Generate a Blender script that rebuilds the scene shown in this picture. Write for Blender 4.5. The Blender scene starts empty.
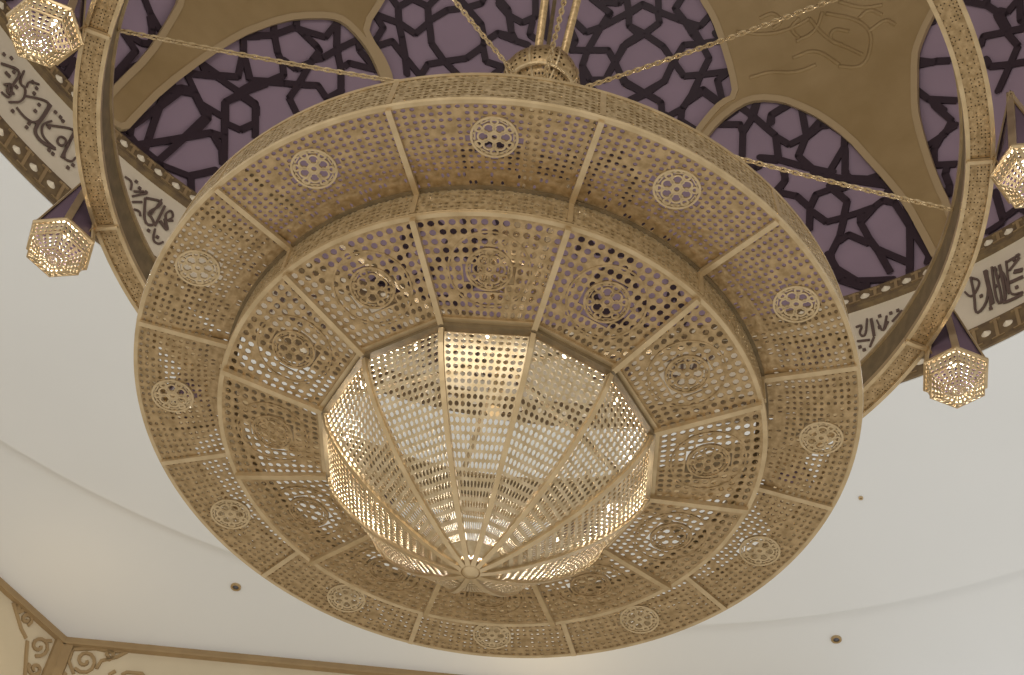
import bpy, bmesh, math, random
from mathutils import Vector, Matrix
from mathutils.geometry import delaunay_2d_cdt
random.seed(7)
C = bpy.context.scene.collection
sin, cos, PI, rad = math.sin, math.cos, math.pi, math.radians
# ---------------------------------------------------------------- scale and axis
# distances below are in units of the chandelier's rim radius (2 m); the axis
# of chandelier and dome stands at (0, D)
U = 2.0; EYE = 1.6; D = 3.03175
def W(x, y, z): return Vector((U*x, U*y, U*z + EYE))
def pol(a, r, z): a = rad(a); return Vector((U*r*sin(a), U*(D - r*cos(a)), U*z + EYE))

DX = .08      # the dome stands a little to the right of the chandelier's axis
def pold(a, r, z): return pol(a, r, z) + Vector((U*DX, 0, 0))

# ---------------------------------------------------------------- camera
cam = bpy.data.cameras.new('camera'); co = bpy.data.objects.new('camera', cam); C.objects.link(co)
F = Vector((0.004465952, 0.625122035, 0.780514251)); R = Vector((0.989663477, -0.114643841, 0.086156789)); UP = Vector((-0.143339659, -0.772061676, 0.619172440))
UP = R.cross(F)
co.matrix_world = Matrix(((R.x, UP.x, -F.x, 0), (R.y, UP.y, -F.y, 0), (R.z, UP.z, -F.z, EYE), (0, 0, 0, 1)))
cam.sensor_width = 36; cam.lens = 36*1653.56/1024; cam.clip_end = 200
bpy.context.scene.camera = co
# ---------------------------------------------------------------- world, exposure
w = bpy.data.worlds.new('world'); bpy.context.scene.world = w; w.use_nodes = True
bg = w.node_tree.nodes['Background']; bg.inputs[0].default_value = (1.0, 0.975, 0.93, 1); bg.inputs[1].default_value = 0.76
vs = bpy.context.scene.view_settings
vs.view_transform = 'Standard'; vs.look = 'None'; vs.gamma = 1; vs.use_curve_mapping = False; vs.exposure = 0.0
def lamp(name, loc, power, col, size, spot=None):
    l = bpy.data.lights.new(name, 'POINT'); l.energy = power; l.color = col; l.shadow_soft_size = size
    o = bpy.data.objects.new(name, l); o.location = loc; C.objects.link(o); return o
# soft area fill, added out of view to brighten the chandelier's near bands
def area(name, loc, target, power, col, size):
    l = bpy.data.lights.new(name, 'AREA'); l.energy = power; l.color = col; l.size = size
    o = bpy.data.objects.new(name, l); o.location = loc
    o.rotation_euler = (Vector(target) - Vector(loc)).to_track_quat('-Z', 'Y').to_euler(); C.objects.link(o); return o
area('near_band_fill', (-5, -9, 6), W(0, D, 3.6), 1000, (1, .97, .92), 5)

# ---------------------------------------------------------------- materials
def mat(name, col, rough=.6, metal=0, var=None, bump=None, scale=20, emit=None, trans=None):
    m = bpy.data.materials.new(name); m.use_nodes = True; nt = m.node_tree; p = nt.nodes['Principled BSDF']
    p.inputs['Base Color'].default_value = (*col, 1); p.inputs['Roughness'].default_value = rough; p.inputs['Metallic'].default_value = metal
    if var or bump:
        tc = nt.nodes.new('ShaderNodeTexCoord'); n = nt.nodes.new('ShaderNodeTexNoise'); n.inputs['Scale'].default_value = scale; n.inputs['Detail'].default_value = 5
        nt.links.new(tc.outputs['Object'], n.inputs['Vector'])
        if var:
            cr = nt.nodes.new('ShaderNodeValToRGB'); cr.color_ramp.elements[0].position = .35; cr.color_ramp.elements[1].position = .65
            cr.color_ramp.elements[0].color = (*var, 1); cr.color_ramp.elements[1].color = (*col, 1)
            nt.links.new(n.outputs['Fac'], cr.inputs[0]); nt.links.new(cr.outputs[0], p.inputs['Base Color'])
        if bump:
            b = nt.nodes.new('ShaderNodeBump'); b.inputs['Strength'].default_value = bump; b.inputs['Distance'].default_value = .02
            nt.links.new(n.outputs['Fac'], b.inputs['Height']); nt.links.new(b.outputs[0], p.inputs['Normal'])
    if emit:
        p.inputs['Emission Color'].default_value = (*emit[0], 1); p.inputs['Emission Strength'].default_value = emit[1]
    return m
M = {
 'gold': mat('brushed_brass', (.42, .285, .14), .36, .6, var=(.27, .175, .075), bump=.3, scale=26),
 'goldrib': mat('brass_rib', (.52, .385, .215), .33, .6, var=(.42, .30, .155), scale=9),
 'lamplit': mat('lamplit_brass', (.50, .39, .24), .36, .6, var=(.38, .28, .15), scale=20),  # brass lightened for basket and lantern bowls, lamplight put into the colour
 'band': mat('band_brass', (.52, .39, .22), .34, .6, var=(.33, .23, .11), bump=.4, scale=34),
 'dark': mat('aged_brass', (.20, .14, .07), .5, .5, var=(.14, .10, .05), scale=12),
 'white': mat('white_plaster', (.78, .785, .775), .9, var=(.765, .77, .76), scale=.5),
 'beige': mat('beige_plaster', (.58, .49, .345), .9, var=(.55, .465, .325), scale=1.5),
 'tan': mat('tan_plaster', (.62, .53, .40), .9),
 'purple': mat('violet_plaster', (.33, .235, .285), .85, var=(.30, .215, .26), scale=1.2),
 'lattice': mat('dark_wood_lattice', (.036, .020, .026), .6),
 'stucco': mat('gold_stucco', (.40, .275, .125), .6, .1, var=(.33, .22, .09), bump=1.0, scale=1.1),
 'stuccolip': mat('gold_stucco_moulding', (.47, .34, .18), .6, .1),
 'cream': mat('cream_frieze', (.74, .635, .47), .8, var=(.70, .60, .44), scale=3),
 'brown': mat('brown_frieze_border', (.215, .145, .065), .7, var=(.13, .085, .045), scale=7),
 'ink': mat('frieze_ink', (.13, .085, .065), .7),
 'trim': mat('brown_wood_trim', (.34, .23, .11), .6, var=(.30, .20, .095), scale=4),
 'bulb': mat('lit_bulb', (1, .9, .75), .4, emit=((1, .88, .68), 6)),
 'glass': mat('violet_tinted_glass', (.10, .065, .085), .12),
 'spot': mat('downlight_dark', (.10, .10, .12), .4),
}
# ---------------------------------------------------------------- mesh helpers
def tag(o, label=None, cat=None, group=None, kind=None):
    if label: o['label'] = label
    if cat: o['category'] = cat
    if group: o['group'] = group
    if kind: o['kind'] = kind
    return o
def empty(name, loc): 
    o = bpy.data.objects.new(name, None); o.location = loc; o.empty_display_size = .1; C.objects.link(o); return o
class MB:
    def __init__(s): s.v = []; s.f = []
    def add(s, vs, fs):
        n = len(s.v); s.v += [Vector(v) for v in vs]; s.f += [tuple(i + n for i in f) for f in fs]; return s
    def box(s, p, q, side, up, w, h):            # bar from p to q, width w along side, height h along up
        a = side*w/2; b = up*h/2
        return s.add([p-a-b, p+a-b, p+a+b, p-a+b, q-a-b, q+a-b, q+a+b, q-a+b], [(0,1,2,3),(7,6,5,4),(0,4,5,1),(1,5,6,2),(2,6,7,3),(3,7,4,0)])
    def sweep(s, pts, ups, w, h, closed=False):  # bar along a polyline
        n = len(pts); rows = []
        for i, p in enumerate(pts):
            a = pts[(i-1) % n] if (closed or i > 0) else p; b = pts[(i+1) % n] if (closed or i < n-1) else p
            t = (b-a).normalized(); u = ups[i] if isinstance(ups, list) else ups
            sd = t.cross(u).normalized(); u = sd.cross(t).normalized()
            rows.append([p-sd*w/2-u*h/2, p+sd*w/2-u*h/2, p+sd*w/2+u*h/2, p-sd*w/2+u*h/2])
        vs = [v for r in rows for v in r]; fs = []
        for i in range(n if closed else n-1):
            j = (i+1) % n
            for k in range(4): fs.append((i*4+k, i*4+(k+1) % 4, j*4+(k+1) % 4, j*4+k))
        if not closed: fs += [(3,2,1,0), tuple((n-1)*4+k for k in range(4))]
        return s.add(vs, fs)
    def tube(s, pts, r, n=8, closed=False, r2=None):
        m = len(pts); rows = []; u = None
        for i, p in enumerate(pts):
            a = pts[(i-1) % m] if (closed or i > 0) else p; b = pts[(i+1) % m] if (closed or i < m-1) else p
            t = (b-a).normalized()
            if u is None: u = t.orthogonal().normalized()
            u = (u - t*u.dot(t)).normalized(); v = t.cross(u)
            rr = r if r2 is None else r + (r2-r)*i/(m-1)
            rows.append([p + (u*cos(2*PI*k/n) + v*sin(2*PI*k/n))*rr for k in range(n)])
        vs = [q for r_ in rows for q in r_]; fs = []
        for i in range(m if closed else m-1):
            j = (i+1) % m
            for k in range(n): fs.append((i*n+k, i*n+(k+1) % n, j*n+(k+1) % n, j*n+k))
        if not closed: fs += [tuple(range(n))[::-1], tuple((m-1)*n+k for k in range(n))]
        return s.add(vs, fs)
    def ring(s, c, e1, e2, r0, r1, th, n=32, a0=0):       # flat washer, thickness th along normal
        nn = e1.cross(e2).normalized(); vs = []; fs = []
        for i in range(n):
            a = a0 + 2*PI*i/n; d = e1*cos(a) + e2*sin(a)
            vs += [c+d*r0-nn*th/2, c+d*r1-nn*th/2, c+d*r1+nn*th/2, c+d*r0+nn*th/2]
        for i in range(n):
            j = (i+1) % n
            for k in range(4): fs.append((i*4+k, i*4+(k+1) % 4, j*4+(k+1) % 4, j*4+k))
        return s.add(vs, fs)
    def sphere(s, c, r, nu=16, nv=10, sz=1):
        vs = [c + Vector((0, 0, -r*sz))]; fs = []
        for j in range(1, nv):
            for i in range(nu):
                a = 2*PI*i/nu; b = -PI/2 + PI*j/nv; vs.append(c + Vector((r*cos(a)*cos(b), r*sin(a)*cos(b), r*sz*sin(b))))
        vs.append(c + Vector((0, 0, r*sz))); L = len(vs)-1
        for i in range(nu):
            fs.append((0, 1+(i+1) % nu, 1+i)); fs.append((L, 1+(nv-2)*nu+i, 1+(nv-2)*nu+(i+1) % nu))
            for j in range(nv-2): fs.append((1+j*nu+i, 1+j*nu+(i+1) % nu, 1+(j+1)*nu+(i+1) % nu, 1+(j+1)*nu+i))
        return s.add(vs, fs)
    def revolve(s, prof, n=180, a0=0, a1=360, P=pol):             # closed profile [(r,z)], about the axis, units
        full = a1 - a0 >= 360; m = n if full else n+1; k = len(prof); vs = []; fs = []
        for i in range(m):
            a = a0 + (a1-a0)*i/n
            vs += [P(a, r, z) for r, z in prof]
        for i in range(n):
            j = (i+1) % m
            for q in range(k): fs.append((i*k+q, i*k+(q+1) % k, j*k+(q+1) % k, j*k+q))
        if not full: fs += [tuple(range(k)), tuple((m-1)*k+q for q in range(k))[::-1]]
        return s.add(vs, fs)
    def build(s, name, m, parent=None, smooth=False, solid=None):
        me = bpy.data.meshes.new(name); org = parent_world(parent)
        me.from_pydata([tuple(v - org) for v in s.v], [], s.f); me.materials.append(M[m] if isinstance(m, str) else m)
        bm = bmesh.new(); bm.from_mesh(me); bmesh.ops.recalc_face_normals(bm, faces=bm.faces); bm.to_mesh(me); bm.free()
        if smooth:
            for p in me.polygons: p.use_smooth = True
        o = bpy.data.objects.new(name, me); C.objects.link(o)
        if parent: o.parent = parent
        if solid:
            md = o.modifiers.new('thickness', 'SOLIDIFY'); md.thickness = solid; md.offset = 0; md.use_rim = True
        return o
def parent_world(p):
    v = Vector((0, 0, 0))
    while p: v = v + p.location; p = p.parent
    return v
def pierced(mb, S, nu, nv, hole=.36, ns=8, skip=None, stagger=False, jitter=0, sq=1.0):
    # sheet with nu x nv round holes over the surface S(u,v), u,v in 0..1
    idx = {}
    def V(i, j):
        if (i, j) not in idx:
            idx[(i, j)] = len(mb.v); mb.v.append(S(i/(2*nu), j/(2*nv)))
        return idx[(i, j)]
    for i in range(nu):
        for j in range(nv):
            cu, cv = (i+.5)/nu, (j+.5)/nv
            k = skip(cu, cv) if skip else None
            if k == 'gone': continue
            a, b = 2*i, 2*j
            o = [V(a+2, b+1), V(a+2, b+2), V(a+1, b+2), V(a, b+2), V(a, b+1), V(a, b), V(a+1, b), V(a+2, b)]
            if k == 'solid' or (jitter and random.random() < jitter):
                mb.f.append(tuple(o)); continue
            n0 = len(mb.v)
            for q in range(8):
                t = q*PI/4; mb.v.append(S((i+.5+hole*cos(t))/nu, (j+.5+hole*sin(t)*sq)/nv))
            for q in range(8): mb.f.append((o[q], o[(q+1) % 8], n0+(q+1) % 8, n0+q))
    return mb
def copy_tree(o, parent, dz=0):
    c = o.copy(); C.objects.link(c); c.parent = parent
    if dz: c.rotation_euler = (c.rotation_euler[0], c.rotation_euler[1], c.rotation_euler[2] + dz)
    for ch in [x for x in bpy.data.objects if x.parent == o]: copy_tree(ch, c)
    return c
Z = Vector((0, 0, 1))

# traced ornament, as (azimuth, elevation) or (azimuth, height) on dome and drum
REL=[[[142.87,36.77],[139.52,34.69],[138.22,32.37],[139.72,29.69],[141.21,29.12],[143.38,30.31]],[[148.58,33.29],[145.44,33.43],[143.32,30.5]],[[155.06,38.23],[151.2,36.91],[147.59,36.64],[145.13,37.02]],[[145.13,37.02],[143.88,34.07],[141.56,31.83],[140.32,30.41]],[[140.73,37.33],[138.28,35.37],[135.83,34.55]],[[143.21,37.11],[144.83,35.26],[147.63,35.03]],[[140.87,33.63],[142.69,34.84],[143.61,33.55],[142.19,32.53]],[[154.4,32.48],[151.79,32.63],[148.63,31.46],[146.01,31.57]],[[138.59,32.55],[136.12,32.98],[135.35,31.69]],[[139.13,34.51],[137.51,34.99],[136.33,33.53]],[[147.11,35.26],[148.01,36.78],[146.39,37.46]],[[151.58,39.0],[149.6,39.26],[148.63,37.78],[150.14,37.42]]]
LAT=[[[227.81,17.47],[226.27,16.66],[224.47,16.01]],[[226.15,16.32],[225.18,15.3],[224.43,13.89],[225.36,13.02],[227.36,12.23],[225.32,11.72],[225.7,7.41],[226.45,4.78]],[[225.54,4.47],[225.43,6.88],[225.04,8.99],[224.24,10.84]],[[215.44,24.05],[216.9,22.74],[216.05,21.27],[215.18,18.25],[216.97,16.85],[219.21,16.61]],[[216.05,21.27],[213.98,18.84],[212.97,19.46]],[[219.93,14.25],[217.19,16.52],[214.04,16.79],[212.86,19.22]],[[219.93,14.25],[218.16,13.04],[217.05,12.29]],[[219.21,16.61],[218.26,15.94]],[[220.83,10.45],[219.54,12.32],[218.4,13.14]],[[220.44,11.82],[220.68,10.13]],[[214.04,16.79],[214.88,14.92]],[[214.04,16.79],[212.72,16.8]],[[220.85,10.49],[220.47,8.26],[219.89,3.55],[219.75,1.97]],[[223.16,0.53],[221.9,3.38],[220.47,8.26],[219.49,11.84],[218.24,12.79],[216.07,11.34],[216.94,7.28]],[[221.9,3.38],[221.63,2.21],[220.59,1.84],[218.17,5.37],[216.91,7.2],[214.81,10.05],[213.12,8.92],[212.42,7.23]],[[218.27,12.87],[217.07,12.33],[214.57,12.77]],[[215.06,14.48],[213.54,10.85],[212.54,8.06]],[[216.14,12.32],[215.77,11.28],[216.19,9.0],[216.93,7.25]],[[216.91,7.2],[218.15,1.94]],[[220.59,1.84],[219.56,1.94],[218.15,1.94],[217.59,1.83],[214.88,3.03],[212.79,6.06]],[[214.72,3.07],[214.1,1.38]],[[213.98,16.46],[212.25,16.81],[211.3,14.6],[212.35,12.7],[213.99,12.27],[215.03,14.63],[213.98,16.46]],[[211.44,14.93],[210.63,12.92]],[[214.81,10.05],[213.58,10.58]],[[221.9,3.38],[222.85,3.46]],[[222.73,1.33],[221.18,1.5],[219.5,1.76]],[[217.33,22.48],[214.17,25.28],[212.56,27.57],[208.81,28.78],[208.38,31.09],[207.07,28.44],[205.45,26.35],[204.19,23.43]],[[215.1,26.81],[214.1,25.34],[212.69,23.75],[211.77,23.16],[210.97,21.95],[212.06,20.18],[213.86,18.89],[216.07,21.27],[216.72,22.4]],[[213.18,29.13],[212.38,27.81],[211.08,27.57],[209.24,27.26],[208.69,27.0],[208.94,25.49],[209.06,22.05]],[[208.94,25.49],[207.99,26.42],[206.95,28.2],[205.17,30.64],[204.43,29.56],[201.46,28.34]],[[205.17,30.64],[204.16,30.3]],[[205.25,26.98],[204.92,27.58],[201.53,28.5]],[[211.75,23.5],[210.11,23.42],[208.86,25.33]],[[212.97,19.45],[210.55,21.08],[209.03,21.97],[207.06,23.19],[205.53,22.3],[204.38,24.13]],[[214.47,16.36],[213.36,18.86]],[[209.03,21.97],[209.31,19.85],[207.89,18.72]],[[214.12,16.44],[211.97,16.48],[211.62,15.67]],[[212.21,19.69],[214.2,16.6]],[[201.35,34.72],[204.72,34.29],[202.93,33.34],[203.22,31.34],[202.69,31.11],[201.22,32.41],[198.62,31.17],[196.38,30.0],[195.99,31.67],[193.97,32.79],[191.53,33.96],[189.88,35.89],[189.9,36.61]],[[200.99,37.96],[202.28,36.35],[201.36,34.75],[198.85,34.42],[197.74,36.27],[198.64,37.98],[200.99,37.96]],[[201.33,34.68],[200.27,33.33],[198.8,31.1],[197.98,29.52]],[[197.82,36.43],[195.98,38.49],[194.49,39.17]],[[197.65,36.31],[196.43,34.15],[194.15,32.73],[192.03,31.76]],[[189.88,35.89],[189.0,34.3],[186.55,34.17],[187.64,33.0]],[[189.37,36.93],[188.39,37.89],[186.51,37.96]],[[195.0,40.37],[193.54,39.56],[191.72,40.62],[191.55,41.38]],[[194.13,39.92],[190.89,38.33],[189.9,36.61]],[[189.68,41.85],[187.78,40.87],[186.78,38.96]],[[202.28,36.35],[204.06,37.14]],[[198.64,37.98],[197.47,40.27]],[[189.36,41.22],[187.49,40.23],[186.5,38.31],[185.64,37.42]],[[188.05,37.79],[185.88,37.55],[183.96,37.39]],[[187.49,40.23],[185.4,39.77],[183.69,40.77],[184.28,43.11]],[[183.95,40.03],[184.04,38.61],[183.11,38.24]],[[178.56,41.27],[176.22,39.83],[174.17,40.54],[170.15,42.32]],[[176.04,43.86],[172.89,42.21],[173.29,41.77],[174.17,40.54],[175.78,37.77]],[[174.2,43.44],[171.73,43.33],[170.87,44.18]],[[170.64,44.18],[170.2,42.32],[170.12,40.78],[168.63,39.73]],[[170.15,42.32],[168.17,43.21],[166.86,42.73]],[[178.61,40.23],[177.56,38.77],[178.22,37.57],[175.78,37.77],[172.93,37.91],[171.94,36.54],[170.5,38.72],[168.63,39.73]],[[175.78,37.77],[176.29,35.9],[175.05,34.3],[173.11,34.4],[171.94,36.54],[170.57,34.0],[167.69,32.7],[169.39,32.21]],[[176.29,35.9],[175.97,33.8]],[[175.38,33.66],[174.36,33.01]],[[178.94,38.28],[178.22,37.57]],[[182.63,42.84],[181.49,38.49]],[[170.16,42.15],[168.18,43.13],[165.9,42.26],[165.75,40.97],[167.91,39.79],[170.13,40.78],[170.16,42.15]],[[170.54,44.18],[170.16,42.15]],[[165.8,44.03],[165.79,42.25],[162.85,41.07],[160.01,39.96],[158.34,41.09]],[[162.14,43.56],[163.37,42.4],[162.22,41.01],[161.16,39.16],[159.87,37.95]],[[167.91,39.79],[170.91,38.38],[171.85,36.63]],[[167.91,39.79],[165.37,38.19],[164.06,36.34],[165.36,34.16],[167.79,32.7],[170.39,34.18],[171.4,35.41]],[[164.06,36.34],[162.51,38.11],[160.07,37.97],[157.42,37.9],[158.08,38.89]],[[160.08,37.89],[159.31,36.11],[160.6,34.36]],[[164.06,36.34],[162.82,34.46],[160.51,34.35],[156.84,34.17],[158.6,33.34],[158.26,30.85]],[[158.14,40.97],[157.73,39.7],[157.42,37.9]],[[160.6,34.36],[162.06,32.06],[162.88,31.08]],[[162.06,32.06],[160.5,32.57],[159.14,31.27]],[[167.79,32.7],[169.58,31.95]],[[167.79,32.7],[166.2,31.82]],[[160.89,39.65],[160.23,38.34]],[[169.85,33.73],[168.12,32.81],[169.81,32.04]],[[168.12,32.81],[165.22,34.16]],[[166.99,32.31],[165.88,31.53],[165.83,30.18],[165.02,29.85],[163.33,30.59],[162.73,31.25],[161.48,32.71],[161.01,33.71]],[[163.33,30.59],[163.59,29.17],[161.54,27.55]],[[162.73,31.25],[160.58,32.31],[158.21,30.12],[158.55,33.33]],[[159.71,28.1],[156.65,29.45]],[[159.52,28.16],[156.54,27.59],[156.33,26.52],[156.76,23.63]],[[156.33,26.52],[154.83,28.21],[156.24,29.73]],[[154.83,28.21],[152.65,25.21],[152.81,22.03],[154.72,22.94]],[[154.83,28.21],[153.99,30.02]],[[153.09,26.83],[152.73,27.85],[151.53,28.24]],[[156.45,22.61],[155.53,21.82],[154.83,22.02]],[[152.64,25.07],[151.32,23.63],[149.34,24.02],[146.89,25.58]],[[155.14,28.33],[153.94,30.05]],[[152.87,26.82],[152.7,27.79],[150.4,28.41]],[[149.1,27.7],[149.23,24.17]],[[152.64,25.07],[152.74,22.25],[154.84,23.02]],[[152.75,22.16],[150.32,20.51],[147.64,18.73],[145.47,21.15],[145.03,22.71]],[[145.43,20.94],[146.07,17.87],[145.64,17.08],[143.87,16.15],[142.12,15.96],[141.84,15.0]],[[149.38,23.84],[150.58,21.95],[149.4,19.99]],[[149.57,23.72],[147.46,24.66],[146.29,24.39],[145.11,22.74],[144.61,21.94]],[[148.32,18.6],[145.68,16.9],[141.82,14.17]],[[152.34,20.4],[152.5,19.28],[153.6,18.35]],[[156.74,22.72],[155.66,21.9]],[[147.93,17.06],[146.49,16.05]],[[152.47,20.64],[152.39,19.45],[153.08,18.59]],[[153.47,18.12],[151.51,17.0],[150.34,15.0],[150.78,12.11]],[[150.34,15.0],[149.48,16.48],[147.69,16.57],[146.46,14.33],[147.16,12.39],[148.94,12.53],[150.11,14.31]],[[147.66,16.76],[146.15,16.11]],[[149.34,19.39],[148.3,18.7],[147.18,18.54]],[[145.92,18.21],[146.1,17.29],[144.19,16.21],[142.12,15.97]],[[144.19,16.21],[141.66,14.3],[141.53,13.4],[142.29,13.61]],[[147.16,12.39],[143.96,12.31],[142.94,12.72],[141.85,11.81],[140.98,8.03],[139.71,2.6]],[[140.78,10.78],[140.95,8.01],[141.81,2.15]],[[143.98,12.22],[145.59,10.94],[145.05,8.36],[144.43,6.31],[143.68,2.81]],[[147.09,12.36],[147.87,10.11],[149.03,8.08],[149.08,6.17]],[[148.12,9.38],[146.98,9.92],[145.14,7.76]],[[145.59,10.94],[145.41,12.1]],[[144.4,6.51],[141.73,3.0]],[[149.32,8.2],[148.68,5.78],[147.01,3.25],[143.52,1.59]],[[146.03,2.75],[146.16,1.46]],[[148.68,5.78],[148.42,3.91],[146.28,1.75]],[[139.62,3.22],[140.09,1.95]],[[141.84,2.17],[141.94,1.32]],[[131.92,30.15],[131.1,29.97]],[[134.98,26.47],[132.92,25.7],[131.57,24.88]],[[136.13,23.87],[135.3,22.1],[132.64,20.14]],[[135.09,21.79],[134.18,19.82]],[[127.94,24.22],[127.23,24.96],[124.9,23.7],[122.65,22.35]],[[124.87,26.04],[124.9,23.7],[124.54,21.38],[126.14,20.11],[128.41,18.23]],[[128.08,22.47],[128.05,21.42],[126.14,20.11],[124.72,19.24]],[[134.77,26.96],[133.24,25.73]],[[135.0,21.12],[133.88,18.24],[134.99,17.15],[137.36,16.84]],[[134.91,17.4],[133.62,17.44]],[[135.2,17.29],[136.58,16.04],[137.07,14.18],[134.95,12.91]],[[135.81,13.35],[136.29,12.41],[136.21,10.77],[136.62,9.45],[137.16,10.78]],[[132.26,6.82],[132.3,2.81],[130.38,3.18]],[[134.01,2.19],[132.39,2.37]],[[130.44,2.89],[129.98,1.78]],[[127.41,30.09],[125.25,27.77],[124.5,25.96],[124.58,23.76]],[[124.35,26.22],[123.77,25.46],[122.18,25.78]],[[121.8,25.97],[123.01,23.7],[122.64,23.03]],[[125.25,27.77],[124.89,28.39]],[[231.0,1.33],[229.53,1.76],[229.6,4.32]]]
ML=[[222.58,1.6],[222.26,3.88],[221.31,9.97],[219.29,17.51],[217.45,22.45],[215.96,24.92],[214.92,26.5],[213.04,28.65],[209.64,31.04],[207.7,31.48],[205.22,30.87],[203.23,29.93],[201.57,28.65],[200.18,27.21],[199.63,27.47],[200.29,28.48],[201.98,29.91],[203.79,30.84],[205.26,32.06],[204.75,36.03],[204.61,38.71],[226.73,23.19],[224.68,20.66],[224.27,16.78],[224.15,11.89],[225.06,5.93],[225.48,2.3],[223.96,1.03]]
MR=[[159.13,42.84],[157.79,40.43],[157.07,37.36],[156.49,33.67],[156.43,30.74],[158.37,30.26],[159.99,28.94],[161.84,26.99],[161.06,26.26],[159.21,28.2],[156.19,29.83],[153.8,30.01],[150.89,28.95],[149.0,27.46],[146.93,25.43],[144.51,21.69],[142.95,17.61],[141.89,14.88],[140.53,10.46],[139.56,4.76],[138.92,0.82],[136.75,0.64],[136.82,7.92],[137.16,10.77],[137.34,14.98],[137.15,20.09],[136.55,22.69],[134.87,27.15],[133.78,28.48],[131.83,30.05],[128.7,31.71],[126.73,33.72],[160.53,46.45]]
CAL=[(1.3,[[235.13,8.633],[233.2,8.767],[233.26,8.558]]),(1.0,[[233.93,8.513],[233.34,8.594],[232.76,8.461],[233.76,8.441]]),(1.0,[[233.1,8.778],[232.88,8.646],[232.07,8.673],[231.7,8.545],[232.73,8.434]]),(1.0,[[232.13,8.682],[232.24,8.748],[231.3,8.806]]),(1.0,[[231.81,8.609],[230.2,8.736],[229.48,8.75],[229.62,8.492],[230.91,8.448],[231.94,8.459]]),(2,[[229.48,8.75],[229.49,8.596],[229.62,8.492]]),(1.8,[[229.58,8.511],[229.47,8.419],[228.45,8.403],[227.11,8.46]]),(1.0,[[227.11,8.46],[228.27,8.45],[228.94,8.473],[229.2,8.55],[228.64,8.638]]),(1.0,[[228.85,8.57],[226.53,8.757],[226.35,8.698],[226.25,8.441],[225.25,8.476],[225.17,8.542]]),(1.0,[[227.31,8.53],[227.36,8.57],[227.16,8.598],[226.8,8.61],[226.57,8.592],[226.6,8.554],[226.79,8.524],[227.11,8.517],[227.31,8.53]]),(1.6,[[226.35,8.698],[226.25,8.441]]),(1.5,[[233.56,8.554],[233.33,8.474],[232.77,8.535]]),(0,[[234.29,8.611]]),(0,[[233.8,8.683]]),(0,[[234.66,8.757]]),(0,[[233.99,8.615]]),(0,[[231.9,8.771]]),(0,[[231.31,8.757]]),(0,[[230.35,8.658]]),(0,[[230.35,8.582]]),(0,[[228.75,8.734]]),(0,[[228.13,8.736]]),(0,[[232.04,8.403]]),(0,[[230.26,8.397]]),(0,[[225.33,8.41]]),(0,[[225.04,8.466]]),(0,[[228.55,8.571]]),(0,[[235.4,8.717]]),(0,[[231.26,8.7]]),(0,[[232.88,8.599]]),(0,[[227.54,8.404]]),(0,[[227.09,8.404]]),(0,[[230.25,8.443]]),(0,[[227.76,8.727]]),(1.0,[[220.38,8.742],[219.58,8.752],[219.38,8.672]]),(1.0,[[219.05,8.68],[218.24,8.746]]),(1.0,[[218.99,8.628],[217.9,8.754]]),(1.0,[[218.77,8.58],[217.96,8.645]]),(1.0,[[218.35,8.53],[217.82,8.553],[217.56,8.517]]),(1.2,[[217.85,8.701],[216.98,8.47],[215.98,8.527],[216.56,8.577],[217.15,8.587],[216.31,8.727],[216.29,8.786],[217.78,8.707]]),(1.3,[[215.98,8.527],[215.9,8.759]]),(1.0,[[216.75,8.58],[216.42,8.795]]),(1.0,[[215.21,8.641],[215.59,8.688],[215.22,8.772],[214.71,8.716],[215.21,8.641],[214.66,8.682]]),(1.8,[[215.75,8.6],[214.65,8.552],[215.4,8.645]]),(1.0,[[215.86,8.5],[215.64,8.388],[215.02,8.388],[214.7,8.438]]),(0,[[215.35,8.445]]),(0,[[219.24,8.78]]),(0,[[218.0,8.756]]),(0,[[218.71,8.747]]),(0,[[216.33,8.446]]),(1.0,[[137.16,8.649],[136.83,8.581],[136.37,8.577],[135.5,8.684],[136.37,8.763]]),(1.2,[[136.37,8.763],[136.37,8.577],[136.71,8.365],[135.23,8.456],[134.79,8.749]]),(2.2,[[134.96,8.758],[134.96,8.412]]),(1.0,[[135.24,8.367],[135.05,8.497]]),(1.2,[[134.29,8.762],[134.63,8.394],[134.04,8.371],[134.04,8.747]]),(1.6,[[133.58,8.741],[133.65,8.419],[134.04,8.371]]),(1.0,[[132.9,8.743],[133.12,8.57],[133.32,8.401],[132.13,8.372]]),(1.8,[[133.03,8.524],[131.79,8.512]]),(1.0,[[132.86,8.637],[131.65,8.708]]),(2.5,[[132.47,8.603],[131.68,8.577]]),(1.6,[[134.04,8.371],[133.24,8.356],[132.22,8.357]]),(0,[[135.8,8.537]]),(0,[[134.36,8.559]]),(0,[[132.19,8.721]]),(0,[[131.77,8.737]]),(0,[[132.56,8.447]]),(0,[[134.02,8.715]]),(0,[[134.98,8.749]]),(0,[[135.22,8.376]]),(1.0,[[147.54,8.718],[146.86,8.724],[147.36,8.637],[146.75,8.586],[146.4,8.768]]),(1.6,[[146.02,8.754],[145.97,8.573]]),(1.0,[[146.41,8.545],[147.57,8.57]]),(1.0,[[145.52,8.721],[145.18,8.573],[144.52,8.667]]),(1.0,[[144.57,8.729],[145.01,8.597]]),(1.0,[[145.99,8.559],[146.49,8.475]]),(1.0,[[144.14,8.652],[143.09,8.729]]),(1.0,[[134.05,8.614],[133.32,8.692],[133.38,8.428]]),(1.0,[[132.95,8.731],[131.55,8.737]]),(0,[[144.15,8.743]]),(0,[[145.36,8.64]]),(0,[[147.38,8.505]]),(0,[[143.47,8.745]]),(0,[[147.03,8.464]]),(0,[[145.21,8.754]]),(0,[[132.16,8.714]])]
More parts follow.
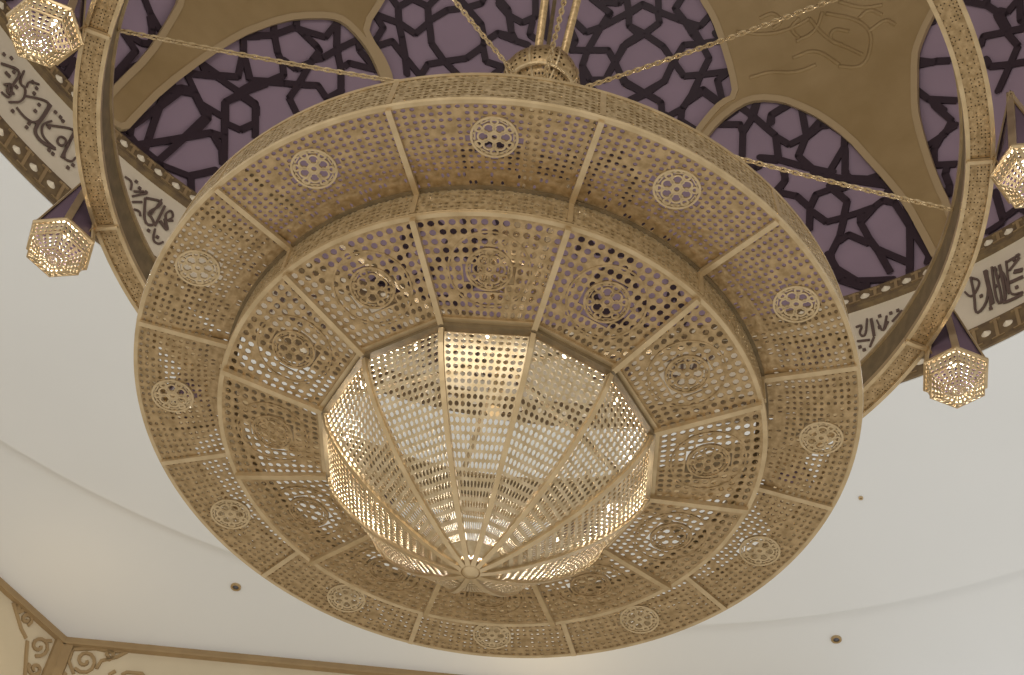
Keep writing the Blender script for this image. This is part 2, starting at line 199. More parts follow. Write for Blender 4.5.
SR=[[[0.221,7.869],[0.227,7.856],[0.226,7.84],[0.215,7.829],[0.197,7.829],[0.176,7.843],[0.16,7.87],[0.157,7.903],[0.17,7.93],[0.199,7.942],[0.235,7.93],[0.267,7.896],[0.284,7.847],[0.279,7.798],[0.25,7.764],[0.203,7.76],[0.152,7.788]],[[0.091,7.964],[0.257,7.992],[0.378,7.975],[0.525,8.005]],[[0.374,7.939],[0.368,7.932],[0.357,7.935],[0.347,7.949],[0.346,7.968],[0.359,7.981],[0.38,7.976],[0.398,7.952],[0.4,7.921],[0.382,7.9],[0.352,7.904]],[[0.085,7.951],[0.089,7.852],[0.158,7.739]],[[0.31,7.806],[0.327,7.882],[0.429,7.931],[0.491,7.988]],[[0.082,7.706],[0.105,7.737]],[[0.419,7.759],[0.456,7.8]],[[0.512,7.77],[0.542,7.798],[0.656,7.8],[0.696,7.757]]]
SL=[[[0.186,7.845],[0.18,7.837],[0.18,7.823],[0.189,7.807],[0.205,7.794],[0.225,7.789],[0.243,7.796],[0.252,7.816],[0.249,7.845],[0.231,7.876],[0.202,7.899],[0.168,7.907],[0.139,7.895],[0.123,7.863],[0.128,7.819],[0.154,7.774],[0.196,7.74]],[[0.159,7.634],[0.167,7.63],[0.176,7.632],[0.182,7.639],[0.182,7.652],[0.174,7.668],[0.16,7.68],[0.142,7.686],[0.126,7.681],[0.116,7.665],[0.117,7.642],[0.13,7.617],[0.153,7.596],[0.18,7.588],[0.205,7.594],[0.22,7.616],[0.22,7.649]],[[0.31,7.797],[0.27,7.682],[0.215,7.533]],[[0.073,7.64],[0.077,7.71]],[[0.381,7.95],[0.377,7.942],[0.382,7.927],[0.398,7.916],[0.415,7.918],[0.423,7.939],[0.412,7.967],[0.384,7.988],[0.354,7.985],[0.341,7.955],[0.356,7.911]],[[0.546,7.979],[0.402,7.847],[0.328,7.807]],[[0.472,7.981],[0.477,7.972],[0.487,7.967],[0.496,7.972],[0.498,7.987],[0.487,8.005],[0.468,8.014],[0.452,8.006],[0.448,7.983],[0.463,7.955],[0.49,7.94]],[[0.157,7.917],[0.116,7.949]]]
# ================================================================ SETTING
RD, ZB, ZT = 4.1, 8.0, 9.1
# flat white ceiling around the dome opening, and the outer ceiling beyond the round step
P0 = (-2.96, 9.97); dR = (2.77/2.7772, -.2/2.7772); dL = (-.45/.7106, -.55/.7106)
sn = MB(); prof = [(RD-.03, ZB), (5.93, ZB), (5.93, ZB+.12), (RD+.12, ZB+.12), (RD+.12, ZB+.01), (RD-.03, ZB+.01)]
sn.revolve(prof, 240, P=pold).build('ceiling', 'white', None, True)
bpy.data.objects['ceiling'].data.polygons.foreach_set('use_smooth', [False]*len(bpy.data.objects['ceiling'].data.polygons))
tag(bpy.data.objects['ceiling'], 'white round ceiling soffit around the foot of the dome', kind='structure')
# outer ceiling: polygon between r=5.9 and the hall outline, slightly higher
mb = MB(); n = 96; zz = ZB+.06
vs = []; fs = []
for i in range(n):
    a = 360*i/n; vs.append(pold(a, 5.9, zz)); vs.append(pold(a, 5.9, zz+.05)); vs.append(pold(a, 9.6, zz)); vs.append(pold(a, 9.6, zz+.05))
for i in range(n):
    j = (i+1) % n; a, b = i*4, j*4
    fs += [(a, a+2, b+2, b), (a+1, b+1, b+3, a+3), (a, b, b+1, a+1), (a+2, a+3, b+3, b+2)]
mb.add(vs, fs); tag(mb.build('ceiling', 'white'), 'outer white ceiling between the round step and the walls', kind='structure')
# walls below it
def wpt(s, z, d, off=0):
    nx, ny = -d[1], d[0]
    if nx*(0-P0[0]) + ny*(D-P0[1]) < 0: nx, ny = -nx, -ny
    return W(P0[0]+d[0]*s+nx*off, P0[1]+d[1]*s+ny*off, z)
def wbox(mb, s0, s1, z0, z1, d, o0, o1):
    p = [wpt(s, z, d, o) for s in (s0, s1) for z in (z0, z1) for o in (o0, o1)]
    return mb.add(p, [(0,1,3,2),(4,6,7,5),(0,4,5,1),(2,3,7,6),(0,2,6,4),(1,5,7,3)])
ZC = 8.10; ZF = -EYE/U
for nm, d, L_, lab in (('wall_back', dR, 6.0, 'beige back wall below the white ceiling'), ('wall_left', dL, 6.2, 'beige left wall below the white ceiling')):
    tag(wbox(MB(), -.02, L_, ZF, ZC, d, -.15, 0).build(nm, 'beige'), lab, kind='structure')
for i, (d, L_) in enumerate(((dR, 6.0), (dL, 6.2))):
    t = MB(); wbox(t, 0, L_, 8.0, 8.062, d, .0, .03); wbox(t, 0, L_, 8.0-.012, 8.0+.012, d, 0, .045)
    tag(t.build('trim_%d' % (i+1), 'trim'), 'brown trim along the top of the beige wall', kind='structure')
    t = MB(); wbox(t, 0.0, .085, ZF, 8.0, d, .0, .03)
    tag(t.build('trim_%d' % (i+3), 'trim'), 'brown trim strip down the wall corner', kind='structure')
def scroll(lines, d, label):
    r = empty('scroll_ornament', wpt(lines[0][0][0], lines[0][0][1]-.15, d))
    tag(r, label, 'ornament', 'scroll ornaments on the beige walls')
    nrm = (wpt(0, 8, d, .1) - wpt(0, 8, d, 0)).normalized()
    for l in lines:
        m = MB(); pts = [wpt(s, z, d, .008) for s, z in l]
        m.sweep(pts, nrm, .05*1.0, .03)
        m.build('scroll', 'trim', r)
    return r
scroll(SR, dR, 'brown curled scroll ornament on the beige wall right of the corner')
scroll(SL, dL, 'brown curled scroll ornament on the beige wall left of the corner')
# dome shell
mb = MB(); nu, nv = 96, 28; vs = []; fs = []
def dome(a, e, r=RD): e_ = rad(e); return pold(a, r*cos(e_), 9.0 + r*sin(e_))
for j in range(nv+1):
    for i in range(nu): vs.append(dome(360*i/nu, -1.5 + 91.4*j/nv, RD+.03))
for j in range(nv):
    for i in range(nu): fs.append((j*nu+i, j*nu+(i+1) % nu, (j+1)*nu+(i+1) % nu, (j+1)*nu+i))
mb.add(vs, fs); o = mb.build('ceiling', 'purple', None, True, .2); o.modifiers[0].offset = 1 
tag(o, 'violet plaster inside of the dome', kind='structure')
# lattice of dark bars on the dome
def clipdom(l, a0, a1, e0, e1): return [p for p in l if a0 <= p[0] <= a1 and e0 <= p[1] <= e1]
allL = [l for l in LAT]
fill = []
for l in LAT:
    q = clipdom(l, 196, 224, -1, 26)
    if len(q) > 1: fill.append([(a-28, e) for a, e in q])
allL += fill
for l in LAT:
    q = clipdom(l, 137, 160, -1, 26)
    if len(q) > 1: allL.append([(a+24, e) for a, e in q])
mb = MB(); BW = .051*U
def dbar(a, b):
    (a0, e0), (a1, e1) = a, b
    n = max(1, int(max(abs(a0-a1), abs(e0-e1))/3)+1)
    pts = [dome(a0+(a1-a0)*i/n, e0+(e1-e0)*i/n, RD+.010) for i in range(n+1)]
    c = dome(0, 0); cen = pold(0, 0, 9.0)
    ups = [(cen-p).normalized() for p in pts]
    mb.sweep(pts, ups, BW, .03)
    for p, u in ((pts[0], ups[0]), (pts[-1], ups[-1])):
        e1_ = u.orthogonal().normalized(); e2_ = u.cross(e1_)
        mb.add([p+u*.0152+(e1_*cos(k*PI/4)+e2_*sin(k*PI/4))*BW/2 for k in range(8)], [tuple(range(8))])
for l in allL:
    for a, b in zip(l, l[1:]): dbar(a, b)
# the crown of the dome carries the same pattern turned upwards
for turn in (45, 88):
    for l in LAT:
        q = []
        for a, e in l:
            v = Vector((sin(rad(a))*cos(rad(e)), -cos(rad(a))*cos(rad(e)), sin(rad(e)))); v.rotate(Matrix.Rotation(rad(turn), 3, 'X'))
            az_, el_ = math.degrees(math.atan2(v.x, -v.y)) % 360, math.degrees(math.asin(max(-1, min(1, v.z))))
            if el_ > 49 and (turn == 45 or v.y < .35): q.append(v)
            else:
                q = q if len(q) > 1 else []
                break
        for v0, v1 in zip(q, q[1:]):
            n = 3; cen = pold(0, 0, 9.0); pts = [cen + (v0.lerp(v1, i/n)).normalized()*(RD+.010)*U for i in range(n+1)]
            mb.sweep(pts, [(cen-p).normalized() for p in pts], BW, .03)
# the rest of the dome repeats the same pattern out of view
for sh in (98, 196):
    for l in LAT:
        q = [(a+sh, e) for a, e in l if 132 < a < 229]
        for a, b in zip(q, q[1:]): dbar(a, b)
tag(mb.build('dome_lattice', 'lattice'), 'dark lattice of stars and polygons laid over the violet dome', 'lattice')
# gilded plaster masses between the lattice fields
def smooth(l, closed=True, n=1):
    for _ in range(n):
        o = [] if closed else [l[0]]
        for i in range(len(l) if closed else len(l)-1):
            (a, b), (c, d) = l[i], l[(i+1) % len(l)]
            o += [(a*.75+c*.25, b*.75+d*.25), (a*.25+c*.75, b*.25+d*.75)]
        if not closed: o.append(l[-1])
        l = o
    return l
def stucco(poly, label, rel=()):
    poly = smooth(poly)
    r = empty('stucco_web', dome(poly[0][0], poly[0][1])); tag(r, label, 'plasterwork', 'gilded plaster webs on the dome')
    P = [Vector((a, e)) for a, e in poly]; n = len(P)
    amin = min(p.x for p in P); amax = max(p.x for p in P); emin = min(p.y for p in P); emax = max(p.y for p in P)
    pts = list(P); a = amin
    while a < amax:
        e = emin
        while e < emax: pts.append(Vector((a+.13, e+.17))); e += 2.0
        a += 2.0
    out = delaunay_2d_cdt(pts, [], [list(range(n))], 1, 1e-4)
    v2, _, f2 = out[0], out[1], out[2]
    m = MB(); m.add([dome(v.x, v.y, RD-.018) for v in v2], [tuple(f) for f in f2])
    o = m.build('web_field', 'stucco', r, False, .06)
    t = MB(); q = [dome(x, y, RD-.025) for x, y in poly]; cen = pold(0, 0, 9.0)
    t.sweep(q, [(cen-p).normalized() for p in q], .10, .07, True)
    tag(t.build('moulding', 'stuccolip', r), 'lighter raised moulding')
    for l in rel:
        k = MB(); l = smooth(l, False, 2); k.tube([dome(x, y, RD-.03) for x, y in l], .035, 6); k.build('relief_stem', 'stucco', r, True)
    return r
ml = ML[:21] + [(203, 46), (208, 53), (222, 50), (229, 38), (227, 28)] + ML[21:]
mr = MR[:32] + [(118, 40), (124, 52), (148, 57), (160, 51)] + MR[32:]
stucco(ml, 'gold plaster web with a long foot on the dome at the upper left')
stucco(mr, 'broad gold plaster web with faint relief on the dome at the upper right', REL)
# calligraphy frieze on the drum
fz = empty('calligraphy_frieze', pold(180, RD, 8.0)); tag(fz, 'cream calligraphy frieze with brown beaded borders below the violet dome', 'frieze')
MB().revolve([(RD, 8.012), (RD+.1, 8.012), (RD+.1, 9.08), (RD, 9.08)], 180, P=pold).build('cream_band', 'cream', fz)
for z0, z1, nm in ((8.90, 9.06, 'upper border'), (8.012, 8.25, 'lower border')):
    b = MB(); b.revolve([(RD-.03, z0), (RD+.02, z0), (RD+.02, z1), (RD-.03, z1)], 180, P=pold)
    b.revolve([(RD-.045, z0-.004), (RD, z0-.004), (RD, z0+.025), (RD-.045, z0+.025)], 180, P=pold)
    bo = b.build('border', 'brown', fz); tag(bo, 'brown ' + nm)
    be = MB(); br = MB(); nb = 176; h = z1-z0
    for i in range(nb):
        a = 360*(i+.5)/nb; c = pold(a, RD-.03, (z0+z1)/2+.01); t = (pold(a+.1, RD-.03, 8)-pold(a-.1, RD-.03, 8)).normalized()
        vs = [c + t*(.034*U*cos(k*PI/5)) + Z*(.027*U*sin(k*PI/5)) for k in range(10)]
        inw = (pold(a, 0, 8)-pold(a, 1, 8)).normalized()
        be.add(vs+[c+inw*.05], [(k, (k+1) % 10, 10) for k in range(10)])
        a2 = 360*i/nb
        for q in (-.25, .25): br.box(pold(a2+q*.3, RD-.035, z0+.045), pold(a2+q*.3, RD-.035, z1-.02), t, inw, .022, .02)
        br.box(pold(a2-.6, RD-.035, z0+.05), pold(a2+.6, RD-.035, z0+.05), Z, inw, .018, .02)
        br.box(pold(a2-.5, RD-.035, z1-.03), pold(a2+.5, RD-.035, z1-.03), Z, inw, .018, .02)
    tag(be.build('bead_row', 'cream', bo), 'row of cream oval beads', kind='stuff')
    tag(br.build('divider', 'trim', bo), kind='stuff')
def letter(sh, zs=0):
    lt = MB()
    for wd, l in CAL:
        if wd: l = smooth(l, False, 2)
        if wd == 0:
            a, z = l[0]; c = pold(a+sh, RD-.012, z); t = (pold(a+sh+.1, RD, 8)-pold(a+sh-.1, RD, 8)).normalized(); inw = (pold(a+sh, 0, 8)-pold(a+sh, 1, 8)).normalized()
            s = .011*U; lt.box(c-Z*s, c+Z*s, (t+Z*.0).normalized(), inw, 2*s, .02)
        else:
            pts = [pold(a+sh, RD-.012, z) for a, z in l]; inw = [(pold(a+sh, 0, 8)-pold(a+sh, 1, 8)).normalized() for a, z in l]
            lt.sweep(pts, inw, .0125*U*wd, .02)
    tag(lt.build('lettering', 'ink', fz), 'dark brown flowing Arabic script', kind='stuff')
left = [c for c in CAL if c[1][0][0] > 200]; right = [c for c in CAL if c[1][0][0] <= 200]
def rep(sub, sh):   # words
    global CAL
    keep = CAL; CAL = sub; letter(sh); CAL = keep
rep(left, 0); rep(right, 0)
for sh in (-27, -46): rep([c for c in left], sh)
rep(right, 18)
for sh in (25, 50, 75, 100): rep(left, sh)
for sh in (-20, -40, -60, -80): rep(right, sh)
# downlights in the ceiling
for a, r, lab in ((-164.66, 6.3, 'left'), (155.18, 6.3, 'right')):
    z0 = ZB+.06; r_ = empty('downlight', pol(a, r, z0-.02)); tag(r_, 'small dark recessed downlight in the white ceiling %s of the chandelier' % ('lower left' if lab == 'left' else 'lower right'), 'downlight', 'downlights in the outer ceiling')
    c = pol(a, r, z0-.006); e1, e2 = Vector((1, 0, 0)), Vector((0, 1, 0))
    MB().ring(c, e1, e2, .045, .075, .03, 24).build('bezel', 'goldrib', r_)
    MB().sphere(c+Z*.01, .046, 16, 8, .5).build('lens', 'spot', r_)
c = pol(150.15, 4.94, ZB-.006); r_ = empty('ceiling_hook', c); tag(r_, 'tiny brass hook plate on the white ceiling right of the chandelier', 'hook')
MB().ring(c, Vector((1, 0, 0)), Vector((0, 1, 0)), .012, .03, .02, 16).build('plate', 'stuccolip', r_)

# ================================================================ CHANDELIER
ROT = 9.0
z1, h1, z2, R2, h2, z3, R3, za = 3.431, .140, 3.331, .741, .109, 3.269, .4456, 2.8385
ch = empty('chandelier', pol(0, 0, za)); tag(ch, 'huge tiered pierced brass chandelier with a pointed basket, hung in the centre', 'chandelier')
def facet(a): 
    b = ((a-ROT) % 30) - 15
    return cos(rad(15))/cos(rad(b))
def fr(k): return 1 + (facet.__call__(k)-1)
# ---- bands
def band(a0, a1, R0, Rt, z0, z1_, nu, nv):
    return lambda u, v: pol(a0+(a1-a0)*u, R0+(Rt-R0)*v, z0+(z1_-z0)*v)
def sweepcopy(o, n=12):
    r = [o]
    for k in range(1, n): r.append(copy_tree(o, ch, rad(30*k)))
    return r
m = MB(); S = band(ROT, ROT+30, 1, .986, z1, z1+h1, 0, 0); pierced(m, S, 32, 9, .36, sq=.8, jitter=.2)
sweepcopy(m.build('outer_band', 'band', ch, False, .012))
m = MB(); S = band(ROT, ROT+30, R2+.004, R2, z2, z2+h2, 0, 0); pierced(m, S, 26, 7, .36, sq=.8, jitter=.2)
sweepcopy(m.build('middle_band', 'band', ch, False, .012))
# hoops
def hoop(name, prof, mt, lab=None):
    o = MB().revolve(prof, 180).build(name, mt, ch); 
    if lab: tag(o, lab)
    return o
hoop('rim_hoop', [(.992, z1-.003), (1.003, z1-.003), (1.005, z1+.006), (.992, z1+.004)], 'goldrib')
hoop('rim_hoop', [(.975, z1+h1-.006), (.992, z1+h1-.006), (.992, z1+h1+.006), (.975, z1+h1+.006)], 'goldrib')
hoop('middle_hoop', [(R2-.006, z2-.003), (R2+.006, z2-.003), (R2+.008, z2+.006), (R2-.006, z2+.004)], 'goldrib')
hoop('middle_hoop', [(R2-.02, z2+h2-.008), (R2+.012, z2+h2-.008), (R2+.012, z2+h2+.006), (R2-.02, z2+h2+.006)], 'dark')
# polygonal basket hoop
def polyhoop(name, r0, r1, za_, zb, mt):
    vs = []; fs = []; n = 12
    for i in range(n):
        a = ROT+30*i
        vs += [pol(a, r0, za_), pol(a, r1, za_), pol(a, r1, zb), pol(a, r0, zb)]
    for i in range(n):
        j = (i+1) % n
        for k in range(4): fs.append((i*4+k, i*4+(k+1) % 4, j*4+(k+1) % 4, j*4+k))
    return MB().add(vs, fs).build(name, mt, ch)
polyhoop('basket_hoop', R3-.012, R3+.014, z3-.010, z3+.030, 'dark')
polyhoop('basket_hoop', R3+.010, R3+.026, z3+.004, z3+.020, 'goldrib')
# ---- pierced panels
def rim_in(a): return R2+.012
ZI = z2+h2
def S1(u, v):                     # v 0 at rim, 1 at the middle tier
    a = ROT + 30*u; r = .993 + (R2+.055-.993)*v
    return pol(a, r, z1 + (ZI-z1)*v - .006*sin(PI*v))
def S1b(u, v):
    a = ROT + 30*u; r = R2+.055 + (-.047)*v
    return pol(a, r, ZI - .0)
def skip1(rr, S, cen):
    def f(u, v): return 'gone' if (S(u, v)-S(*cen)).length < rr else None
    return f
def rosette(S, cen, r, parent, mt='gold', petals=6):
    c = S(*cen); e1 = (S(cen[0]+.01, cen[1]) - S(cen[0]-.01, cen[1])).normalized(); e2 = (S(cen[0], cen[1]+.01) - S(cen[0], cen[1]-.01)).normalized()
    e2 = (e2 - e1*e2.dot(e1)).normalized(); m = MB()
    m.ring(c, e1, e2, r*.93, r*1.03, .016, 36)
    m.ring(c, e1, e2, r*.12, r*.22, .012, 14)
    for k in range(petals):
        a = 2*PI*k/petals; d = e1*cos(a)+e2*sin(a)
        m.ring(c+d*r*.47, e1, e2, r*.19, r*.27, .012, 16)
        a += PI/petals; d = e1*cos(a)+e2*sin(a)
        m.ring(c+d*r*.76, e1, e2, r*.10, r*.19, .010, 12)
        m.ring(c+d*r*.42, e1, e2, r*.04, r*.10, .010, 8)
        t = c.cross(d); side = e1.cross(e2).cross(d).normalized(); nn = e1.cross(e2)
        m.box(c+d*r*.2, c+d*r*.62, side, nn, r*.06, .01)
    for k in range(12):
        a = 2*PI*k/12; b = a + 2*PI/6
        p = c+(e1*cos(a)+e2*sin(a))*r*.95; q = c+(e1*cos(b)+e2*sin(b))*r*.95
        m.box(p, q, (e1.cross(e2)).cross((q-p).normalized()).normalized(), e1.cross(e2), r*.05, .008)
    return m.build('rosette', mt, parent)
m = MB(); cen = (.5, .47); pierced(m, S1, 23, 11, .30, skip=skip1(.062*U, S1, cen), jitter=.03)
p = m.build('outer_panel', 'gold', ch, False, .008)
rosette(S1, cen, .058*U, p, 'goldrib')
# solid frame strips round the panel
def frame_strip(S, eu, ev, parent, name='panel_frame'):
    for v in (0, 1):
        MB().sweep([S(u/10, v) for u in range(11)], Z, .016*U*.5, .01).build(name, 'gold', parent)
frame_strip(S1, 0, 0, p)
sweepcopy(p)
m = MB(); pierced(m, S1b, 30, 2, .3, jitter=.6); sweepcopy(m.build('inner_ledge', 'gold', ch, False, .008))
ZQ = z3+.012
def S2(u, v):
    a = ROT + 30*u; f = 1+(facet(a)-1)*v; r = (R2-.010 + (R3+.028-(R2-.010))*v)*f
    return pol(a, r, z2 + (ZQ-z2)*v)
m = MB(); cen2 = (.5, .50); pierced(m, S2, 14, 11, .35, skip=skip1(.060*U, S2, cen2), jitter=.03)
p = m.build('middle_panel', 'gold', ch, False, .008); rosette(S2, cen2, .058*U, p)
m = MB(); c = S2(*cen2); e1 = (S2(.51, .5)-S2(.49, .5)).normalized(); e2 = (S2(.5, .51)-S2(.5, .49)).normalized(); m.ring(c, e1, e2, .100*U, .105*U, .012, 40); m.build('rosette_ring', 'gold', p)
frame_strip(S2, 0, 0, p); sweepcopy(p)
# basket profile
def prb(t): return R3*max(0, 1-t**1.4)**(1/1.25)
def S3(u, v):
    a = ROT + 30*u; t = min(v, .999); r = max(prb(t)*facet(a), .012); return pol(a, r, z3-.01-(z3-.01-za)*v)
def S3b(u, v): return S3(.03+.94*u, .02+.94*v)
m = MB()
def sk3(u, v): return 'solid' if v > .965 else None
pierced(m, S3b, 11, 26, .37, skip=sk3); p = m.build('basket_panel', 'lamplit', ch, False, .006); sweepcopy(p)
m = MB(); pts = [S3(0, v) for v in (0, .1, .2, .3, .4, .5, .6, .7, .78, .85, .9, .95, .985)]
m.sweep(pts, [(p_-pol(0, 0, 3.2)).normalized() for p_ in pts], .026*U*.5, .035); sweepcopy(m.build('basket_rib', 'goldrib', ch))
MB().sphere(pol(0, 0, za+.012), .055, 14, 8, .8).build('finial', 'goldrib', ch, True)
# ribs on the tiers
m = MB(); m.box(pol(ROT, .995, z1-.004), pol(ROT, R2+.01, ZI-.012), Vector((cos(rad(ROT)), sin(rad(ROT)), 0)), Z, .030, .03); sweepcopy(m.build('outer_rib', 'goldrib', ch))
m = MB(); m.box(pol(ROT, R2, z2-.006), pol(ROT, R3+.01, z3), Vector((cos(rad(ROT)), sin(rad(ROT)), 0)), Z, .030, .035); sweepcopy(m.build('middle_rib', 'goldrib', ch))
rd_ = (pol(ROT, 1, 0)-pol(ROT, 0, 0)).normalized(); tg_ = Vector((cos(rad(ROT)), sin(rad(ROT)), 0))
sweepcopy(MB().box(pol(ROT, 1.002, z1+.008), pol(ROT, .988, z1+h1-.005), tg_, rd_, .030, .014).build('outer_band_post', 'goldrib', ch))
sweepcopy(MB().box(pol(ROT, R2+.008, z2+.008), pol(ROT, R2+.006, z2+h2-.006), tg_, rd_, .026, .014).build('middle_band_post', 'goldrib', ch))
# inner spokes carrying the tiers from the stem, pierced inner lantern, stem
m = MB(); m.box(pol(ROT, .985, z1+h1-.01), pol(ROT, .04, z1+h1+.10), Vector((cos(rad(ROT)), sin(rad(ROT)), 0)), Z, .03, .03)
o = m.build('spoke', 'dark', ch)
for k in (2, 4, 6, 8, 10): copy_tree(o, ch, rad(30*k))
MB().tube([pol(0, 0, 3.45), pol(0, 0, 5.2)], .022*U, 12).build('stem', 'goldrib', ch)
m = MB(); pierced(m, lambda u, v: pol(360*u, (.085+.03*sin(PI*v)), 4.04+.18*v), 36, 8, .36); m.build('inner_lantern', 'gold', ch, False, .006)
# small lamps under the basket hoop
for k in range(12):
    a = ROT+15+30*k; c = pol(a, R3-.060, z3+.030)
    bo = MB().sphere(c, .016, 10, 6, 1.2).build('bulb', 'bulb', ch, True)
    MB().tube([c+Z*.015, c+Z*.06], .014, 8).build('socket', 'dark', bo)
for a, pw in ((264, 22), (294, 12), (234, 20), (84, 20), (114, 22), (144, 8), (204, 8)):
    lamp('basket_lamp_light', pol(a, R3-.085, z3-.03), pw*0.85, (.97, .98, 1), .04)
lamp('inner_lantern_light', pol(0, .0, 4.05), 10, (1, .93, .80), .05)
# ================================================================ HUB
hub = empty('suspension_hub', pol(0, 0, 5.12)); tag(hub, 'pierced brass globe with two hanging pipes above the chandelier rim', 'hanger')
m = MB()
def SG(u, v):
    b = -PI/2+.12 + (PI-.24)*v; rr = .135*cos(b)*(1+.05*abs(cos(4*PI*u)))
    return pol(360*u+20, rr, 5.28+.115*sin(b))
pierced(m, SG, 44, 18, .27, jitter=.35); m.build('pierced_globe', 'gold', hub, False, .006)
m = MB(); m.tube([pol(20+360*k/24, .125, 5.20) for k in range(24)], .014, 6, True); m.build('globe_hoop', 'goldrib', hub)
for k in range(8):
    m = MB(); pts = [SG(k/8, v/12)*1.0 for v in range(13)]; pts = [p_ + (p_-pol(0, 0, 5.28)).normalized()*.008 for p_ in pts]; m.tube(pts, .009, 6); m.build('globe_rib', 'goldrib', hub)
m = MB(); m.tube([pol(-70, .03, 5.38), pol(-60, .12, 12.9)], .0155*U, 10); m.build('hanging_pipe', 'gold', hub, True)
m = MB(); m.tube([pol(80, .06, 5.36), pol(85, .5, 12.85)], .0155*U, 10); m.build('hanging_pipe', 'gold', hub, True)
m = MB(); m.tube([pol(170, .03, 5.38), pol(170, .05, 13.0)], .008*U, 8); m.build('feed_cable', 'dark', hub)
MB().tube([pol(0, 0, 5.05), pol(0, 0, 5.18)], .045*U, 16).build('collar', 'goldrib', hub, True)

# ================================================================ LANTERN RING
z4, RO, RI, h4 = 4.538, 1.4937, 1.411, .14
rg = empty('lantern_ring', pol(0, 0, z4)); tag(rg, 'large flat brass ring carrying lanterns around the chandelier', 'ring')
def rcopy(o, n=12, parent=None):
    for k in range(1, n): copy_tree(o, parent or rg, rad(360/n*k))
J = 15.0
m = MB(); m.revolve([(RI+.004, z4+.012), (RO-.004, z4+.012), (RO-.004, z4+.10), (RI+.004, z4+h4)], 24, J, J+30); rcopy((lambda s: s)(m.build('ring_segment', 'dark', rg)))
m = MB(); pierced(m, lambda u, v: pol(J+.3+29.4*u, RI+.008+(RO-RI-.016)*v, z4+.004), 56, 6, .2, jitter=.45); rcopy(m.build('pierced_face', 'gold', rg, False, .006))
m = MB(); m.revolve([(RI-.004, z4-.006), (RI+.010, z4-.006), (RI+.010, z4+.014), (RI-.004, z4+.014)], 24, J, J+29.9); m.revolve([(RO-.010, z4-.006), (RO+.004, z4-.006), (RO+.004, z4+.014), (RO-.010, z4+.014)], 24, J, J+29.9)
m.revolve([(RI-.005, z4+h4-.008), (RI+.006, z4+h4-.008), (RI+.006, z4+h4+.004), (RI-.005, z4+h4+.004)], 24, J, J+30)
rcopy(m.build('edge_bead', 'goldrib', rg))
t_ = Vector((cos(rad(J)), sin(rad(J)), 0))
m = MB(); m.box(pol(J, RI, z4-.006), pol(J, RO, z4-.006), t_, Z, .026, .03); rcopy(m.build('joint_strip', 'goldrib', rg))
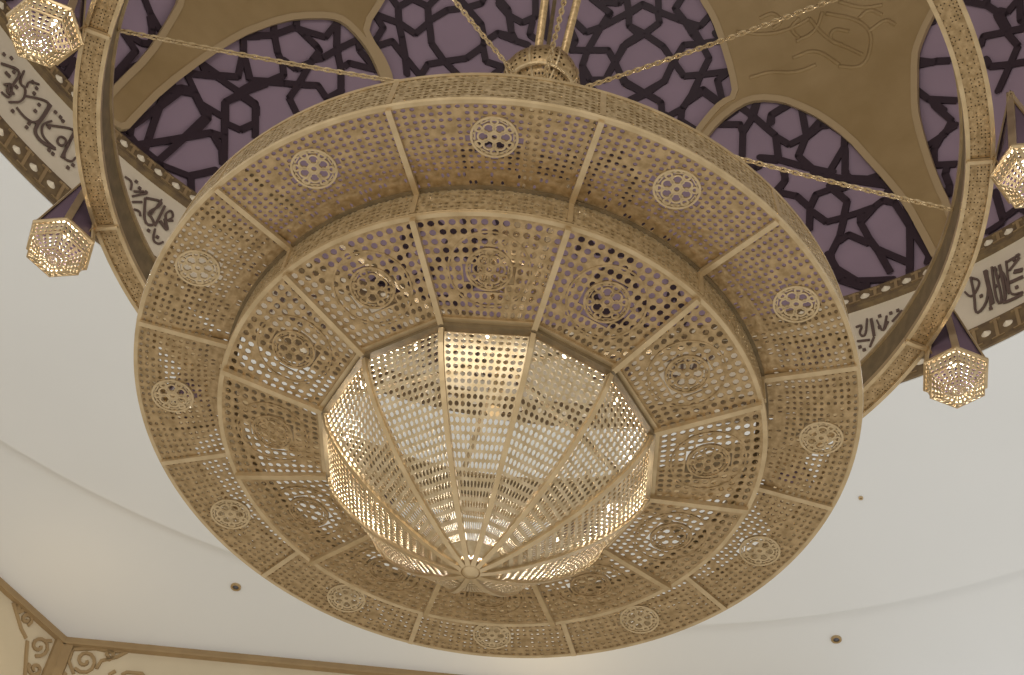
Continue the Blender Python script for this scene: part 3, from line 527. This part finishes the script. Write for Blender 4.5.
# lanterns hang outside each joint
def hexr(a, cr, cz, r, z, k, off=0):      # hexagon corner k round a lantern centre
    c = pol(a, cr, z); an = rad(a) + k*PI/3 + off
    return c + Vector((sin(an), -cos(an), 0))*r*U
LR, LZ = 1.592, 4.41
def lantern(a):
    r = bpy.data.objects.new('lantern', None)
    m = MB(); c = pol(a, LR, LZ)
    rings = [(.056, LZ-.050), (.100, LZ-.018), (.113, LZ+.035)]
    def SB(k, i):
        (ra, z_a), (rb, z_b) = rings[i], rings[i+1]
        def S(u, v):
            pa = hexr(a, LR, 0, ra, z_a, k).lerp(hexr(a, LR, 0, ra, z_a, k+1), u); pb = hexr(a, LR, 0, rb, z_b, k).lerp(hexr(a, LR, 0, rb, z_b, k+1), u)
            return pa.lerp(pb, v)
        return S
    for k in range(6):
        pierced(m, SB(k, 0), 4, 4, .33); pierced(m, SB(k, 1), 6, 3, .30)
        A = pol(a, LR, LZ-.050); 
        pierced(m, lambda u, v, k=k: A.lerp(hexr(a, LR, 0, 0.056, LZ-.050, k).lerp(hexr(a, LR, 0, 0.056, LZ-.050, k+1), u), .08+.92*v), 3, 3, .33)
    bowl = m.build('lantern_bowl', 'lamplit', rg, False, .006)
    m = MB()
    for rr, zz_, th in ((.115, LZ+.035, .020), (.101, LZ-.018, .010), (.057, LZ-.050, .008)):
        pts = [hexr(a, LR, 0, rr, zz_, k) for k in range(6)]; m.tube(pts, th, 6, True)
    m.build('lantern_edge', 'goldrib', bowl)
    # open pyramid above, leaning to the ring
    ap = pol(a, RO+.106, LZ+.52)
    m = MB()
    for k in range(6): m.box(hexr(a, LR, 0, .113, LZ+.045, k), ap, Vector((sin(rad(a)+k*PI/3+PI/2), -cos(rad(a)+k*PI/3+PI/2), 0)), (hexr(a, LR, 0, .1, LZ, k)-c).normalized(), .050, .012)
    m.build('lantern_cage', 'goldrib', bowl)
    m = MB()
    for k in (2, 3): 
        m.add([hexr(a, LR, 0, .108, LZ+.05, k), hexr(a, LR, 0, .108, LZ+.05, k+1), ap], [(0, 1, 2)])
    for k in (1, 4, 0, 5): m.add([hexr(a, LR, 0, .108, LZ+.05, k), hexr(a, LR, 0, .108, LZ+.05, k+1), ap], [(0, 1, 2)])
    tag(m.build('lantern_pane', 'glass', bowl, False, .006), 'dark violet glass pane')
    cb = pol(a, LR-.01, LZ+.085); MB().sphere(cb, .028, 12, 8).build('lantern_bulb', 'bulb', bowl, True)
    m = MB(); m.box(pol(a, RO-.01, z4+.02), pol(a, LR-.08, LZ+.04), Vector((cos(rad(a)), sin(rad(a)), 0)), Z, .06, .035); m.build('lantern_arm', 'gold', bowl)
    return bowl
lb = lantern(-105)
for k in range(1, 12): copy_tree(lb, rg, rad(30*k))
for a in (-105, -75, 75, 105): 
    lamp('lantern_light', pol(a, LR+.01, LZ+.0), 6.5, (.97, .98, 1), .03)
# ================================================================ CHAINS
def chain(a, label):
    p = pol(a, RI-.002, z4+h4-.01); q = pol(0, 0, 5.12) + (pol(a, .05, 0)-pol(a, 0, 0)); n = int((q-p).length/.042)
    root = MB(); d = (q-p).normalized(); s1 = d.cross(Z).normalized(); s2 = s1.cross(d)
    L_ = (q-p).length; sag = lambda t: -Z*.05*4*t*(1-t)
    for i in range(n):
        t = (i+.5)/n; c = p.lerp(q, t)+sag(t); sd = s1 if i % 2 else s2
        pts = []
        for k in range(10):
            an = 2*PI*k/10; pts.append(c + d*cos(an)*.029 + sd*sin(an)*.013)
        root.tube(pts, .0075, 5, True)
    o = root.build('chain', 'goldrib'); tag(o, label, 'chain', 'support chains from ring to hub'); return o
for a, l in ((-77, 'brass chain running level from the left side of the ring to the hub'), (-35, 'brass chain descending steeply from the top edge left of the hub'), (4, 'nearly upright brass chain in front of the pierced globe'),
             (49, 'brass chain rising to the upper right from the hub across the gold web'), (86, 'brass chain from the right side of the ring behind the chandelier rim')):
    chain(a, l)
# warm cove lamps near the hall corner
lamp('cove_light', wpt(.6, 7.3, dL, .6), 9, (1, .74, .40), .3)
lamp('cove_light', wpt(3.6, 7.45, dR, .5), 14, (1, .74, .40), .3)
